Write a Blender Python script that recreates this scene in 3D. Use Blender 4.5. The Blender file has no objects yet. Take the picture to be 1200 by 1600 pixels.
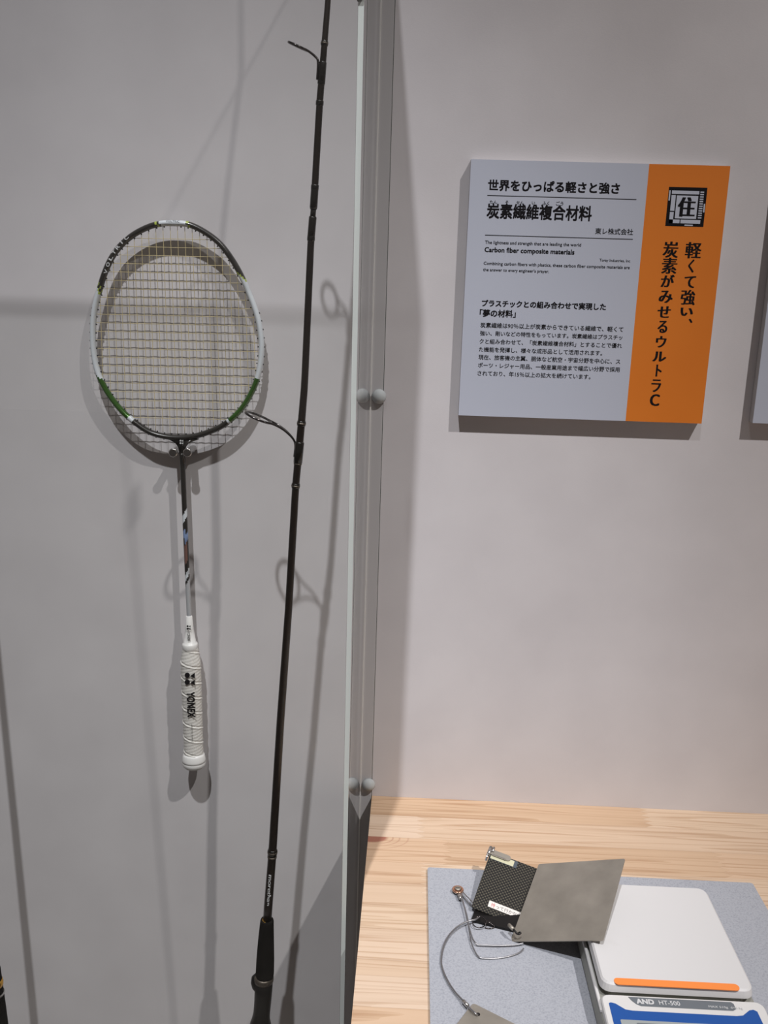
import bpy, bmesh, math, random
from mathutils import Vector, Matrix
random.seed(4)
C = bpy.context.scene.collection
PI = math.pi

# ------------------------------------------------------------------ camera
CAMZ, DIST, F = 1.45, 1.12, 1424.5
RIGHT = Vector((0.99891, 0.035806, 0.029846))
UP = Vector((-0.037413, 0.233921, 0.971536))
FWD = Vector((-0.027805, 0.971596, -0.235006))
EYE = Vector((0, -DIST, CAMZ))
cam_d = bpy.data.cameras.new('camera'); cam = bpy.data.objects.new('camera', cam_d); C.objects.link(cam)
m = Matrix((RIGHT, UP, -FWD)).transposed().to_4x4(); m.translation = EYE
cam.matrix_world = m
cam_d.sensor_fit = 'VERTICAL'; cam_d.sensor_height = 36; cam_d.lens = 36 * F / 1600
cam_d.clip_start = 0.01
bpy.context.scene.camera = cam

# ------------------------------------------------------------------ light
sc = bpy.context.scene
sc.view_settings.view_transform = 'Standard'; sc.view_settings.look = 'None'
sc.view_settings.gamma = 1; sc.view_settings.use_curve_mapping = False
sc.view_settings.exposure = 0.0
sc.cycles.caustics_reflective = False; sc.cycles.caustics_refractive = False
sc.cycles.max_bounces = 12; sc.cycles.transparent_max_bounces = 24
w = bpy.data.worlds.new('hall'); sc.world = w; w.use_nodes = True
w.node_tree.nodes['Background'].inputs[0].default_value = (1.0, 0.90, 0.86, 1)
w.node_tree.nodes['Background'].inputs[1].default_value = 0.115

def spot(name, loc, target, power, color, size, blend, radius):
    l = bpy.data.lights.new(name, 'SPOT'); o = bpy.data.objects.new(name, l); C.objects.link(o)
    o.location = loc; o.rotation_euler = (Vector(target) - Vector(loc)).to_track_quat('-Z', 'Y').to_euler()
    l.energy = power; l.color = color; l.spot_size = math.radians(size); l.spot_blend = blend
    l.shadow_soft_size = radius
    return o
spot('ceiling_spot', (-0.46, -2.4, CAMZ + 4.0), (-0.33, 0, CAMZ - 0.94), 800, (0.97, 0.97, 1.0), 21.5, 1.0, 0.045)
spot('ceiling_spot', (2.05, -2.4, CAMZ + 4.0), (0.02, 0, CAMZ - 1.22), 730, (1.0, 0.96, 0.94), 25.5, 1.0, 0.04)

# ------------------------------------------------------------------ helpers
def ray(px, py):
    return (RIGHT * ((px - 600) / F) - UP * ((py - 800) / F) + FWD)
def at(px, py, Y):
    d = ray(px, py); return EYE + d * ((Y - EYE.y) / d.y)
def atz(px, py, Z):
    d = ray(px, py); return EYE + d * ((Z - EYE.z) / d.z)

def mat(name, col, rough=0.6, metal=0.0, spec=0.5, build=None, coat=0.0):
    m = bpy.data.materials.new(name); m.use_nodes = True
    b = m.node_tree.nodes['Principled BSDF']
    b.inputs['Base Color'].default_value = (*col, 1); b.inputs['Roughness'].default_value = rough
    b.inputs['Metallic'].default_value = metal; b.inputs['Specular IOR Level'].default_value = spec
    b.inputs['Coat Weight'].default_value = coat
    if build: build(m.node_tree, b)
    return m
def N(t, kind, **k):
    n = t.nodes.new(kind)
    for a, v in k.items():
        if a in n.inputs: n.inputs[a].default_value = v
        else: setattr(n, a, v)
    return n
def noise_col(scale, c0, c1, lo=0.35, hi=0.65, detail=4, stretch=None, bump=0.0, bdist=0.001):
    def f(t, b):
        tc = N(t, 'ShaderNodeTexCoord'); src = tc.outputs['Object']
        if stretch:
            mp = N(t, 'ShaderNodeMapping'); mp.inputs['Scale'].default_value = stretch
            t.links.new(src, mp.inputs[0]); src = mp.outputs[0]
        n = N(t, 'ShaderNodeTexNoise', Scale=scale, Detail=detail); t.links.new(src, n.inputs['Vector'])
        r = N(t, 'ShaderNodeValToRGB'); r.color_ramp.elements[0].position = lo; r.color_ramp.elements[1].position = hi
        r.color_ramp.elements[0].color = (*c0, 1); r.color_ramp.elements[1].color = (*c1, 1)
        t.links.new(n.outputs[0], r.inputs[0]); t.links.new(r.outputs[0], b.inputs['Base Color'])
        if bump:
            bp = N(t, 'ShaderNodeBump', Strength=bump, Distance=bdist)
            t.links.new(n.outputs[0], bp.inputs['Height']); t.links.new(bp.outputs[0], b.inputs['Normal'])
    return f

def link(name, me, mats, parent=None):
    if not isinstance(mats, (list, tuple)): mats = [mats]
    for x in mats: me.materials.append(x)
    o = bpy.data.objects.new(name, me); C.objects.link(o)
    if parent is not None: o.parent = parent
    return o
def mesh_of(bm, name='mesh', smooth=False):
    bmesh.ops.recalc_face_normals(bm, faces=bm.faces)
    me = bpy.data.meshes.new(name); bm.to_mesh(me); bm.free()
    if smooth:
        for p in me.polygons: p.use_smooth = True
    return me
def thing(name, label, cat, loc=(0, 0, 0), group=None):
    o = bpy.data.objects.new(name, None); C.objects.link(o); o.location = loc; o.empty_display_size = 0.02
    o['label'] = label; o['category'] = cat
    if group: o['group'] = group
    return o
class Thing:
    """an empty at a base point; children get world-space vertices moved into its frame"""
def obj(name, bm, mats, parent=None, smooth=False):
    if parent is not None:
        p = parent; off = Vector((0, 0, 0))
        while p is not None: off += p.location; p = p.parent
        bmesh.ops.translate(bm, verts=bm.verts, vec=-off)
    return link(name, mesh_of(bm, name, smooth), mats, parent)
def box(bm, lo, hi, bevel=0.0, mi=0, seg=2):
    lo, hi = Vector(lo), Vector(hi)
    r = bmesh.ops.create_cube(bm, size=1)
    vs = r['verts']
    for v in vs: v.co = Vector([lo[i] + (v.co[i] + 0.5) * (hi[i] - lo[i]) for i in range(3)])
    fs = list({f for v in vs for f in v.link_faces})
    for f in fs: f.material_index = mi
    if bevel:
        es = list({e for v in vs for e in v.link_edges})
        bmesh.ops.bevel(bm, geom=es, offset=bevel, segments=seg, affect='EDGES', profile=0.5)
def prism(bm, pts, vec, mi=0):
    """closed polygon pts (Vectors) extruded by vec"""
    a = [bm.verts.new(p) for p in pts]; b = [bm.verts.new(Vector(p) + Vector(vec)) for p in pts]
    n = len(pts); fs = [bm.faces.new(a), bm.faces.new(b[::-1])]
    for i in range(n): fs.append(bm.faces.new((a[i], b[i], b[(i + 1) % n], a[(i + 1) % n])))
    for f in fs: f.material_index = mi
    return fs
def round_rect(x0, y0, x1, y1, r, seg=5):
    out = []
    for cx, cy, a0 in ((x1 - r, y1 - r, 0), (x0 + r, y1 - r, 90), (x0 + r, y0 + r, 180), (x1 - r, y0 + r, 270)):
        for k in range(seg + 1):
            a = math.radians(a0 + 90 * k / seg); out.append((cx + r * math.cos(a), cy + r * math.sin(a)))
    return out
def tube(bm, pts, radii, seg=12, closed=False, flat=None, nrm=None, mi=None, rfun=None, caps=True):
    """sweep a ring along pts; radii number or list; flat=(a,b) scale along (side, nrm)"""
    pts = [Vector(p) for p in pts]; n = len(pts)
    if not isinstance(radii, (list, tuple)): radii = [radii] * n
    rings = []; side = None
    for i, p in enumerate(pts):
        if closed: t = (pts[(i + 1) % n] - pts[i - 1]).normalized()
        else: t = (pts[min(i + 1, n - 1)] - pts[max(i - 1, 0)]).normalized()
        if nrm is not None: u = Vector(nrm); s = t.cross(u).normalized(); u = s.cross(t).normalized()
        else:
            if side is None:
                side = t.orthogonal().normalized()
            s = (side - t * side.dot(t)).normalized(); side = s; u = s.cross(t).normalized()
        ring = []
        for k in range(seg):
            a = 2 * PI * k / seg; r = radii[i]
            if rfun: r = r + rfun(i, a)
            fa, fb = flat if flat else (1, 1)
            ring.append(bm.verts.new(p + s * (math.cos(a) * r * fa) + u * (math.sin(a) * r * fb)))
        rings.append(ring)
    m_ = n if closed else n - 1
    for i in range(m_):
        A, B = rings[i], rings[(i + 1) % n]
        for k in range(seg):
            f = bm.faces.new((A[k], A[(k + 1) % seg], B[(k + 1) % seg], B[k]))
            if mi: f.material_index = mi(i, 2 * PI * (k + 0.5) / seg)
    if not closed and caps:
        bm.faces.new(rings[0][::-1]).material_index = mi(0, 0) if mi else 0
        bm.faces.new(rings[-1]).material_index = mi(n - 1, 0) if mi else 0
def smooth_path(pts, sub=6, closed=False):
    pts = [Vector(p) for p in pts]; n = len(pts); out = []
    rng = n if closed else n - 1
    for i in range(rng):
        if closed: p0, p1, p2, p3 = pts[i - 1], pts[i], pts[(i + 1) % n], pts[(i + 2) % n]
        else: p0, p1, p2, p3 = pts[max(i - 1, 0)], pts[i], pts[i + 1], pts[min(i + 2, n - 1)]
        for k in range(sub):
            t = k / sub
            out.append(0.5 * ((2 * p1) + (-p0 + p2) * t + (2 * p0 - 5 * p1 + 4 * p2 - p3) * t * t + (-p0 + 3 * p1 - 3 * p2 + p3) * t ** 3))
    if not closed: out.append(pts[-1])
    return out
def lathe(bm, base, axis, prof, seg=20, mi=0):
    """prof: list of (h, r) along axis from base"""
    base = Vector(base); axis = Vector(axis).normalized(); s = axis.orthogonal().normalized(); u = axis.cross(s)
    rings = []
    for h, r in prof:
        rings.append([bm.verts.new(base + axis * h + (s * math.cos(2 * PI * k / seg) + u * math.sin(2 * PI * k / seg)) * max(r, 1e-5)) for k in range(seg)])
    fs = []
    for A, B in zip(rings, rings[1:]):
        for k in range(seg): fs.append(bm.faces.new((A[k], A[(k + 1) % seg], B[(k + 1) % seg], B[k])))
    fs.append(bm.faces.new(rings[0][::-1])); fs.append(bm.faces.new(rings[-1]))
    for f in fs: f.material_index = mi

# text -------------------------------------------------------------
def glyphs(s, weight=0.0, res=3, smear=0.0, thin=0.0):
    bold, weight, thin = weight, 0.0, 0.0
    """flat mesh data (verts, faces) of a line of text, normalised to its own bounding box"""
    cu = bpy.data.curves.new('t', 'FONT'); cu.body = s; cu.resolution_u = res; cu.size = 1
    cu.offset = weight - thin; cu.fill_mode = 'FRONT' if hasattr(cu, 'fill_mode') else cu.fill_mode
    o = bpy.data.objects.new('t', cu); C.objects.link(o)
    bpy.context.view_layer.update()
    dg = bpy.context.evaluated_depsgraph_get()
    me = bpy.data.meshes.new_from_object(o.evaluated_get(dg))
    V = [v.co.copy() for v in me.vertices]; Fc = [tuple(p.vertices) for p in me.polygons]
    bpy.data.meshes.remove(me); bpy.data.objects.remove(o); bpy.data.curves.remove(cu)
    if smear or bold:
        V0, F0 = list(V), list(Fc); V, Fc = [], []
        sh = [(-smear, 0), (0, 0), (smear, 0)] if smear else [(-bold, -bold), (bold, -bold), (-bold, bold), (bold, bold)]
        for k, (dx, dy) in enumerate(sh):
            b = len(V); V += [Vector((v.x + dx, v.y + dy, 0.002 * k)) for v in V0]; Fc += [tuple(i + b for i in f) for f in F0]
    return V, Fc
def put_text(name, s, mats, parent, O, ex, ey, width=None, height=None, lift=0.00015, weight=0.0, smear=0.0, center=True, res=3, thin=0.0):
    """O is the middle of the left end; ex, ey unit directions"""
    V, Fc = glyphs(s, weight, res, smear, thin)
    x0 = min(v.x for v in V); x1 = max(v.x for v in V); y0 = min(v.y for v in V); y1 = max(v.y for v in V)
    sx = width / (x1 - x0) if width else height / (y1 - y0)
    sy = height / (y1 - y0) if height else sx
    ex, ey = Vector(ex).normalized(), Vector(ey).normalized(); nz = ex.cross(ey).normalized()
    bm = bmesh.new(); yc = (y0 + y1) / 2
    vs = [bm.verts.new(Vector(O) + ex * ((v.x - x0) * sx) + ey * ((v.y - yc) * sy) + nz * (lift + v.z * 0.01)) for v in V]
    for f in Fc:
        try: bm.faces.new([vs[i] for i in f])
        except ValueError: pass
    p = parent; off = Vector((0, 0, 0))
    while p is not None: off += p.location; p = p.parent
    bmesh.ops.translate(bm, verts=bm.verts, vec=-off)
    me = bpy.data.meshes.new(name); bm.to_mesh(me); bm.free()
    return link(name, me, mats, parent)

# ------------------------------------------------------------------ materials
def wall_build(t, b):
    noise_col(9, (0.605, 0.582, 0.597), (0.66, 0.637, 0.652), 0.3, 0.7)(t, b)
    tc = N(t, 'ShaderNodeTexCoord'); mp = N(t, 'ShaderNodeMapping'); mp.inputs['Scale'].default_value = (350, 1, 1200)
    n = N(t, 'ShaderNodeTexNoise', Scale=1.0, Detail=3); bp = N(t, 'ShaderNodeBump', Strength=0.12, Distance=0.0006)
    t.links.new(tc.outputs['Object'], mp.inputs[0]); t.links.new(mp.outputs[0], n.inputs['Vector'])
    t.links.new(n.outputs[0], bp.inputs['Height']); t.links.new(bp.outputs[0], b.inputs['Normal'])
M = {}
M['wall'] = mat('wall_cloth_paint', (0.63, 0.6, 0.61), 0.9, spec=0.2, build=wall_build)
M['floor'] = mat('floor_vinyl', (0.25, 0.23, 0.21), 0.5, build=noise_col(30, (0.22, 0.2, 0.18), (0.28, 0.26, 0.24)))
M['bracket'] = mat('bracket_white', (0.50, 0.49, 0.50), 0.5)
M['joint_strip'] = mat('joint_strip_white', (0.85, 0.84, 0.82), 0.4)
M['knob'] = mat('knob_grey', (0.46, 0.49, 0.50), 0.65, spec=0.3)
M['pane_edge'] = mat('pane_edge', (0.52, 0.60, 0.56), 0.3)
M['pane_dark'] = mat('pane_dark', (0.14, 0.16, 0.15), 0.3)
M['black'] = mat('black_satin', (0.006, 0.0055, 0.0055), 0.4, spec=0.3)
M['ink'] = mat('black_ink', (0.010, 0.009, 0.011), 0.7, spec=0.1)
M['steel'] = mat('steel', (0.62, 0.60, 0.58), 0.25, 1.0)
M['steel_dull'] = mat('steel_dull', (0.33, 0.315, 0.29), 0.5, 0.55, build=noise_col(28, (0.31, 0.285, 0.245), (0.42, 0.385, 0.335), 0.3, 0.7, 5))
M['copper'] = mat('copper', (0.75, 0.42, 0.28), 0.25, 1.0)
M['panel_white'] = mat('panel_paper', (0.50, 0.53, 0.62), 0.55, spec=0.3, build=noise_col(4, (0.49, 0.52, 0.61), (0.52, 0.55, 0.64)))
M['panel_orange'] = mat('panel_orange', (0.72, 0.20, 0.022), 0.55, spec=0.3, build=noise_col(5, (0.70, 0.19, 0.02), (0.75, 0.215, 0.025)))
M['panel_core'] = mat('panel_core', (0.5, 0.49, 0.5), 0.8)
M['mat_grey'] = mat('mat_speckle', (0.3, 0.34, 0.42), 0.75, spec=0.3, build=noise_col(600, (0.27, 0.285, 0.325), (0.40, 0.415, 0.455), 0.22, 0.55, 8))
M['scale_white'] = mat('scale_plastic', (0.70, 0.695, 0.685), 0.4)
M['scale_pan'] = mat('scale_pan', (0.82, 0.81, 0.80), 0.45, build=noise_col(14, (0.60, 0.59, 0.575), (0.675, 0.67, 0.67), 0.22, 0.36, 6))
M['scale_grey'] = mat('scale_grey', (0.30, 0.30, 0.27), 0.5)
M['pill_grey'] = mat('plate_grey', (0.15, 0.17, 0.19), 0.45)
M['blue'] = mat('panel_blue', (0.012, 0.085, 0.34), 0.4)
M['lcd'] = mat('display_grey', (0.35, 0.38, 0.38), 0.2)
M['orange'] = mat('orange_strip', (0.95, 0.28, 0.06), 0.4)
M['white_ink'] = mat('white_ink', (0.62, 0.63, 0.64), 0.6)
M['label_white'] = mat('sticker_white', (0.80, 0.76, 0.72), 0.5)
M['label_yellow'] = mat('sticker_yellow', (0.62, 0.60, 0.42), 0.4)
M['tape'] = mat('clear_tape', (0.09, 0.11, 0.13), 0.15)
M['red_ink'] = mat('red_ink', (0.55, 0.05, 0.06), 0.6)
M['frame_black'] = mat('frame_black', (0.022, 0.020, 0.018), 0.28, coat=0.5)
M['frame_white'] = mat('frame_white', (0.66, 0.70, 0.74), 0.3, coat=0.5)
M['frame_green'] = mat('frame_green', (0.030, 0.105, 0.008), 0.18, 0.3, coat=0.6)
M['frame_lime'] = mat('frame_lime', (0.38, 0.46, 0.08), 0.3)
M['frame_brown'] = mat('frame_brown', (0.17, 0.09, 0.075), 0.35)
M['frame_blue'] = mat('frame_blue', (0.22, 0.30, 0.50), 0.3)
M['frame_lightgrey'] = mat('shaft_grey', (0.42, 0.43, 0.45), 0.3, coat=0.3)
M['grommet'] = mat('grommet_black', (0.015, 0.015, 0.016), 0.5)
M['string'] = mat('string_cream', (0.62, 0.52, 0.28), 0.4)
M['grip'] = mat('grip_white', (0.72, 0.70, 0.66), 0.7, build=noise_col(700, (0.62, 0.60, 0.56), (0.76, 0.74, 0.71), 0.3, 0.6, bump=0.3, bdist=0.0004))
M['cone'] = mat('cone_white', (0.78, 0.77, 0.76), 0.35)
M['rod'] = mat('rod_blank', (0.014, 0.010, 0.008), 0.30, spec=0.4, coat=0.15)
M['rod_wrap'] = mat('rod_wrap', (0.006, 0.005, 0.004), 0.2, coat=0.4)
M['rod_ring'] = mat('rod_ring', (0.14, 0.12, 0.10), 0.35, 0.8)
M['foam'] = mat('foam_black', (0.005, 0.005, 0.004), 0.85, spec=0.12, build=noise_col(500, (0.003, 0.003, 0.003), (0.010, 0.009, 0.008), bump=0.3, bdist=0.0004))
M['gold'] = mat('gold_ring', (0.85, 0.48, 0.10), 0.25, 1.0)
M['guide'] = mat('guide_metal', (0.10, 0.09, 0.09), 0.22, 1.0)
M['cable'] = mat('cable_steel', (0.42, 0.42, 0.43), 0.35, 1.0)

def acrylic():
    m = bpy.data.materials.new('clear_acrylic'); m.use_nodes = True; t = m.node_tree; t.nodes.clear()
    out = N(t, 'ShaderNodeOutputMaterial'); g = N(t, 'ShaderNodeNewGeometry')
    d = N(t, 'ShaderNodeVectorMath', operation='DOT_PRODUCT'); t.links.new(g.outputs['Incoming'], d.inputs[0]); t.links.new(g.outputs['Normal'], d.inputs[1])
    a = N(t, 'ShaderNodeMath', operation='ABSOLUTE'); t.links.new(d.outputs['Value'], a.inputs[0])
    s = N(t, 'ShaderNodeMath', operation='SUBTRACT'); s.inputs[0].default_value = 1; t.links.new(a.outputs[0], s.inputs[1])
    p = N(t, 'ShaderNodeMath', operation='POWER'); t.links.new(s.outputs[0], p.inputs[0]); p.inputs[1].default_value = 5
    q = N(t, 'ShaderNodeMath', operation='MULTIPLY_ADD'); t.links.new(p.outputs[0], q.inputs[0]); q.inputs[1].default_value = 0.96; q.inputs[2].default_value = 0.04
    tr = N(t, 'ShaderNodeBsdfTransparent'); tr.inputs[0].default_value = (0.985, 0.99, 0.985, 1)
    gl = N(t, 'ShaderNodeBsdfGlossy'); gl.inputs['Roughness'].default_value = 0.0; gl.inputs[0].default_value = (1, 1, 1, 1)
    mx = N(t, 'ShaderNodeMixShader'); t.links.new(q.outputs[0], mx.inputs[0]); t.links.new(tr.outputs[0], mx.inputs[1]); t.links.new(gl.outputs[0], mx.inputs[2])
    t.links.new(mx.outputs[0], out.inputs[0]); return m
M['acrylic'] = acrylic()
def edge_mat(name, col, tr):
    m = mat(name, col, 0.3); t = m.node_tree; b = t.nodes['Principled BSDF']; out = t.nodes['Material Output']
    tb = N(t, 'ShaderNodeBsdfTransparent'); mx = N(t, 'ShaderNodeMixShader'); mx.inputs[0].default_value = tr
    t.links.new(b.outputs[0], mx.inputs[1]); t.links.new(tb.outputs[0], mx.inputs[2]); t.links.new(mx.outputs[0], out.inputs[0]); return m
M['pane_edge'] = edge_mat('pane_edge', (0.74, 0.81, 0.78), 0.30)
M['pane_dark'] = edge_mat('pane_dark', (0.14, 0.16, 0.15), 0.45)

def carbon_build(t, b):
    tc = N(t, 'ShaderNodeTexCoord'); mp = N(t, 'ShaderNodeMapping'); mp.inputs['Rotation'].default_value = (0, 0, math.radians(45))
    mp.inputs['Scale'].default_value = (330, 330, 330)
    ck = N(t, 'ShaderNodeTexVoronoi', feature='F1'); ck.inputs['Randomness'].default_value = 0.0; ck.inputs['Scale'].default_value = 1.0
    t.links.new(tc.outputs['Object'], mp.inputs[0]); t.links.new(mp.outputs[0], ck.inputs['Vector'])
    r = N(t, 'ShaderNodeValToRGB'); r.color_ramp.elements[0].position = 0.18; r.color_ramp.elements[1].position = 0.42
    r.color_ramp.elements[0].color = (0.10, 0.09, 0.065, 1); r.color_ramp.elements[1].color = (0.004, 0.004, 0.004, 1)
    t.links.new(ck.outputs['Distance'], r.inputs[0]); t.links.new(r.outputs[0], b.inputs['Base Color'])
M['carbon'] = mat('carbon_weave', (0.02, 0.02, 0.02), 0.45, build=carbon_build)

def wood(tone, seed, knot=None):
    def f(t, b):
        tc = N(t, 'ShaderNodeTexCoord'); mp = N(t, 'ShaderNodeMapping')
        mp.inputs['Scale'].default_value = (0.9, 24, 24); mp.inputs['Location'].default_value = (seed * 3.1, seed * 1.7, seed)
        t.links.new(tc.outputs['Object'], mp.inputs[0])
        n1 = N(t, 'ShaderNodeTexNoise', Scale=1.0, Detail=2, Distortion=0.3); t.links.new(mp.outputs[0], n1.inputs['Vector'])
        ml = N(t, 'ShaderNodeMath', operation='MULTIPLY'); ml.inputs[1].default_value = 13.0; t.links.new(n1.outputs[0], ml.inputs[0])
        fr = N(t, 'ShaderNodeMath', operation='FRACT'); t.links.new(ml.outputs[0], fr.inputs[0])
        r = N(t, 'ShaderNodeValToRGB'); e = r.color_ramp.elements
        e[0].position = 0.0; e[0].color = (0.665 * tone[0], 0.495 * tone[1], 0.355 * tone[2], 1)
        e[1].position = 1.0; e[1].color = (0.57 * tone[0], 0.40 * tone[1], 0.265 * tone[2], 1)
        for pos, c in ((0.62, (0.60, 0.435, 0.30)), (0.86, (0.45, 0.285, 0.175)), (0.93, (0.50, 0.335, 0.215))):
            x = e.new(pos); x.color = (c[0] * tone[0], c[1] * tone[1], c[2] * tone[2], 1)
        t.links.new(fr.outputs[0], r.inputs[0])
        n2 = N(t, 'ShaderNodeTexNoise', Scale=1.0, Detail=5); mp2 = N(t, 'ShaderNodeMapping'); mp2.inputs['Scale'].default_value = (6, 400, 10)
        t.links.new(tc.outputs['Object'], mp2.inputs[0]); t.links.new(mp2.outputs[0], n2.inputs['Vector'])
        base = N(t, 'ShaderNodeRGB'); base.outputs[0].default_value = (0.665 * tone[0], 0.495 * tone[1], 0.355 * tone[2], 1)
        mx = N(t, 'ShaderNodeMix', data_type='RGBA'); 
        mr = N(t, 'ShaderNodeMapRange'); mr.inputs[1].default_value = 0.35; mr.inputs[2].default_value = 0.65; mr.inputs[3].default_value = 0.25; mr.inputs[4].default_value = 0.95
        t.links.new(n2.outputs[0], mr.inputs[0]); t.links.new(mr.outputs[0], mx.inputs['Factor'])
        t.links.new(base.outputs[0], mx.inputs[6]); t.links.new(r.outputs[0], mx.inputs[7])
        last = mx.outputs[2]
        if knot:
            kx, ky, rx, ry = knot
            sp = N(t, 'ShaderNodeMapping'); sp.inputs['Location'].default_value = (-kx / rx, -ky / ry, 0); sp.inputs['Scale'].default_value = (1 / rx, 1 / ry, 0)
            t.links.new(tc.outputs['Object'], sp.inputs[0])
            ln = N(t, 'ShaderNodeVectorMath', operation='LENGTH'); t.links.new(sp.outputs[0], ln.inputs[0])
            kr = N(t, 'ShaderNodeValToRGB'); ke = kr.color_ramp.elements
            ke[0].position = 0.30; ke[0].color = (1, 1, 1, 1); ke[1].position = 0.38; ke[1].color = (0, 0, 0, 1)
            for c_, v_ in ((0.44, 0.0), (0.46, 0.6), (0.49, 0.0), (0.58, 0.0), (0.60, 0.5), (0.63, 0.0), (0.76, 0.0), (0.78, 0.4), (0.81, 0.0)):
                x = ke.new(c_); x.color = (v_, v_, v_, 1)
            dv = N(t, 'ShaderNodeMath', operation='MULTIPLY'); dv.inputs[1].default_value = 0.4; t.links.new(ln.outputs['Value'], dv.inputs[0])
            t.links.new(dv.outputs[0], kr.inputs[0])
            m2 = N(t, 'ShaderNodeMix', data_type='RGBA'); m2.inputs[7].default_value = (0.36, 0.15, 0.10, 1)
            t.links.new(kr.outputs[0], m2.inputs['Factor']); t.links.new(last, m2.inputs[6]); last = m2.outputs[2]
        t.links.new(last, b.inputs['Base Color'])
    return mat('pine', (0.75, 0.55, 0.37), 0.5, spec=0.35, build=f)

# ------------------------------------------------------------------ setting
bm = bmesh.new(); box(bm, (-3.2, 0, 0), (3.2, 0.12, 4.2)); o = obj('wall_back', bm, M['wall']); o['kind'] = 'structure'
bm = bmesh.new(); box(bm, (-3.2, -6, -0.1), (3.2, 0, 0)); o = obj('floor', bm, M['floor']); o['kind'] = 'structure'

# ------------------------------------------------------------------ table
ZT = CAMZ - 0.67032
XT = -0.0367
table = thing('display_table', 'pale pine laminated display table standing against the wall', 'table', (XT + 0.7, -0.3, 0))
DEP = 0.62; XR = XT + 1.5
tones = [(1, 1, 1), (1.03, 1.05, 1.06), (0.93, 0.88, 0.82), (1.05, 1.08, 1.12), (0.98, 0.94, 0.9), (1.06, 1.1, 1.16)]
woods = [wood(tn, 1.7 + i * 2.3) for i, tn in enumerate(tones)]
knot_mat = wood((0.98, 0.93, 0.88), 31.0, knot=(-0.033 - XT - 0.7, -0.0975 + 0.3, 0.024, 0.0125))
rows = [0.0, 0.046, 0.0955, 0.147, 0.186, 0.2265, 0.266, 0.3135, 0.3365, 0.378, 0.425, 0.47, 0.52, 0.57, DEP]
cuts = {0: [0.33, 0.62], 1: [0.03, 0.75], 2: [0.062, 0.40, 0.8], 3: [0.034, 0.5], 4: [0.035, 0.36], 5: [0.047, 0.44], 6: [0.3, 0.7], 7: [0.046, 0.6],
        8: [0.25, 0.8], 9: [0.11, 0.5], 10: [0.35], 11: [0.2, 0.7], 12: [0.4], 13: [0.15, 0.66]}
def finger_edge(x, y0, y1, n=5, L=0.011):
    pts = []; h = (y1 - y0) / n
    for k in range(n):
        pts.append((x - L / 2, y0 + h * (k + 0.06))); pts.append((x + L / 2, y0 + h * (k + 0.56)))
    return pts
rnd = random.Random(7)
for ri in range(len(rows) - 1):
    y1, y0 = -rows[ri] - 0.0002, -rows[ri + 1]
    xs = [XT] + cuts.get(ri, []) + [XR]
    prev = None
    for ci in range(len(xs) - 1):
        a, b_ = xs[ci], xs[ci + 1]
        left = [(a, y0), (a, y1)] if ci == 0 else [(x + 0.0002, y) for x, y in [(a - 0.0055, y0)] + finger_edge(a, y0, y1) + [(a - 0.0055, y1)]]
        right = [(b_, y1), (b_, y0)] if ci == len(xs) - 2 else ([(b_ - 0.0055, y0)] + finger_edge(b_, y0, y1) + [(b_ - 0.0055, y1)])[::-1]
        poly = left + right
        bm = bmesh.new(); prism(bm, [Vector((x, y, ZT)) for x, y in poly], (0, 0, -0.03))
        k = rnd.randrange(6)
        while k == prev: k = rnd.randrange(6)
        prev = k
        mm = knot_mat if (ri == 2 and ci == 0) else woods[k]
        me_m = mm
        obj('plank', bm, me_m, table)
# knot plank coordinates are relative to the table origin: shift handled in material by object space
for sx in (XT + 0.06, XR - 0.06):
    for sy in (-0.05, -DEP + 0.05):
        bm = bmesh.new(); box(bm, (sx - 0.025, sy - 0.025, 0), (sx + 0.025, sy + 0.025, ZT - 0.03), 0.002); obj('leg', bm, woods[0], table)
bm = bmesh.new(); box(bm, (XT + 0.09, -DEP + 0.04, ZT - 0.10), (XR - 0.09, -DEP + 0.06, ZT - 0.0301)); obj('apron', bm, woods[2], table)

# grey mat
mt = bmesh.new()
prism(mt, [Vector((x, y, ZT + 0.0002)) for x, y in round_rect(0.0375, -0.50, 0.4215, -0.1600, 0.003, 3)], (0, 0, 0.004))
o = obj('desk_mat', mt, M['mat_grey'])
o['label'] = 'blue-grey speckled mat lying on the pine table under the scale and plates'; o['category'] = 'mat'
ZM = ZT + 0.0042

# ------------------------------------------------------------------ acrylic case
XP = -0.0525
case = thing('display_case', 'clear acrylic showcase panes in front of the racket and fishing rod, fixed with grey knobs', 'display case', (XP, 0, 0))
z0, z1 = 0.25, CAMZ + 0.487
def yf(z): return -(0.278 + 0.045 * (z - CAMZ + 0.25))
bm = bmesh.new()
P = [Vector((XP, -0.0002, z0)), Vector((XP, yf(z0), z0)), Vector((XP, yf(z1), z1)), Vector((XP, -0.0002, z1))]
for f in prism(bm, P, (-0.0048, 0, 0)): pass
bmesh.ops.recalc_face_normals(bm, faces=bm.faces)
for f in bm.faces:
    f.normal_update()
    if f.normal.y < -0.5: f.material_index = 1
    elif abs(f.normal.z) > 0.5 and True: f.material_index = 1
side_pane = obj('side_pane', bm, [M['acrylic'], M['pane_edge']], case)
bm = bmesh.new()
XL = -1.25
T = 0.005
P = [Vector((XP - 0.0052, yf(z0), z0)), Vector((XP - 0.0052, yf(z0) + T, z0)), Vector((XP - 0.0052, yf(z1) + T, z1)), Vector((XP - 0.0052, yf(z1), z1))]
prism(bm, P, (XL - XP, 0, 0))
bmesh.ops.recalc_face_normals(bm, faces=bm.faces)
for f in bm.faces:
    f.normal_update()
    if abs(f.normal.x) > 0.5: f.material_index = 1
    elif abs(f.normal.z) > 0.5: f.material_index = 2
obj('front_pane', bm, [M['acrylic'], M['pane_dark'], M['pane_edge']], case)
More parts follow.
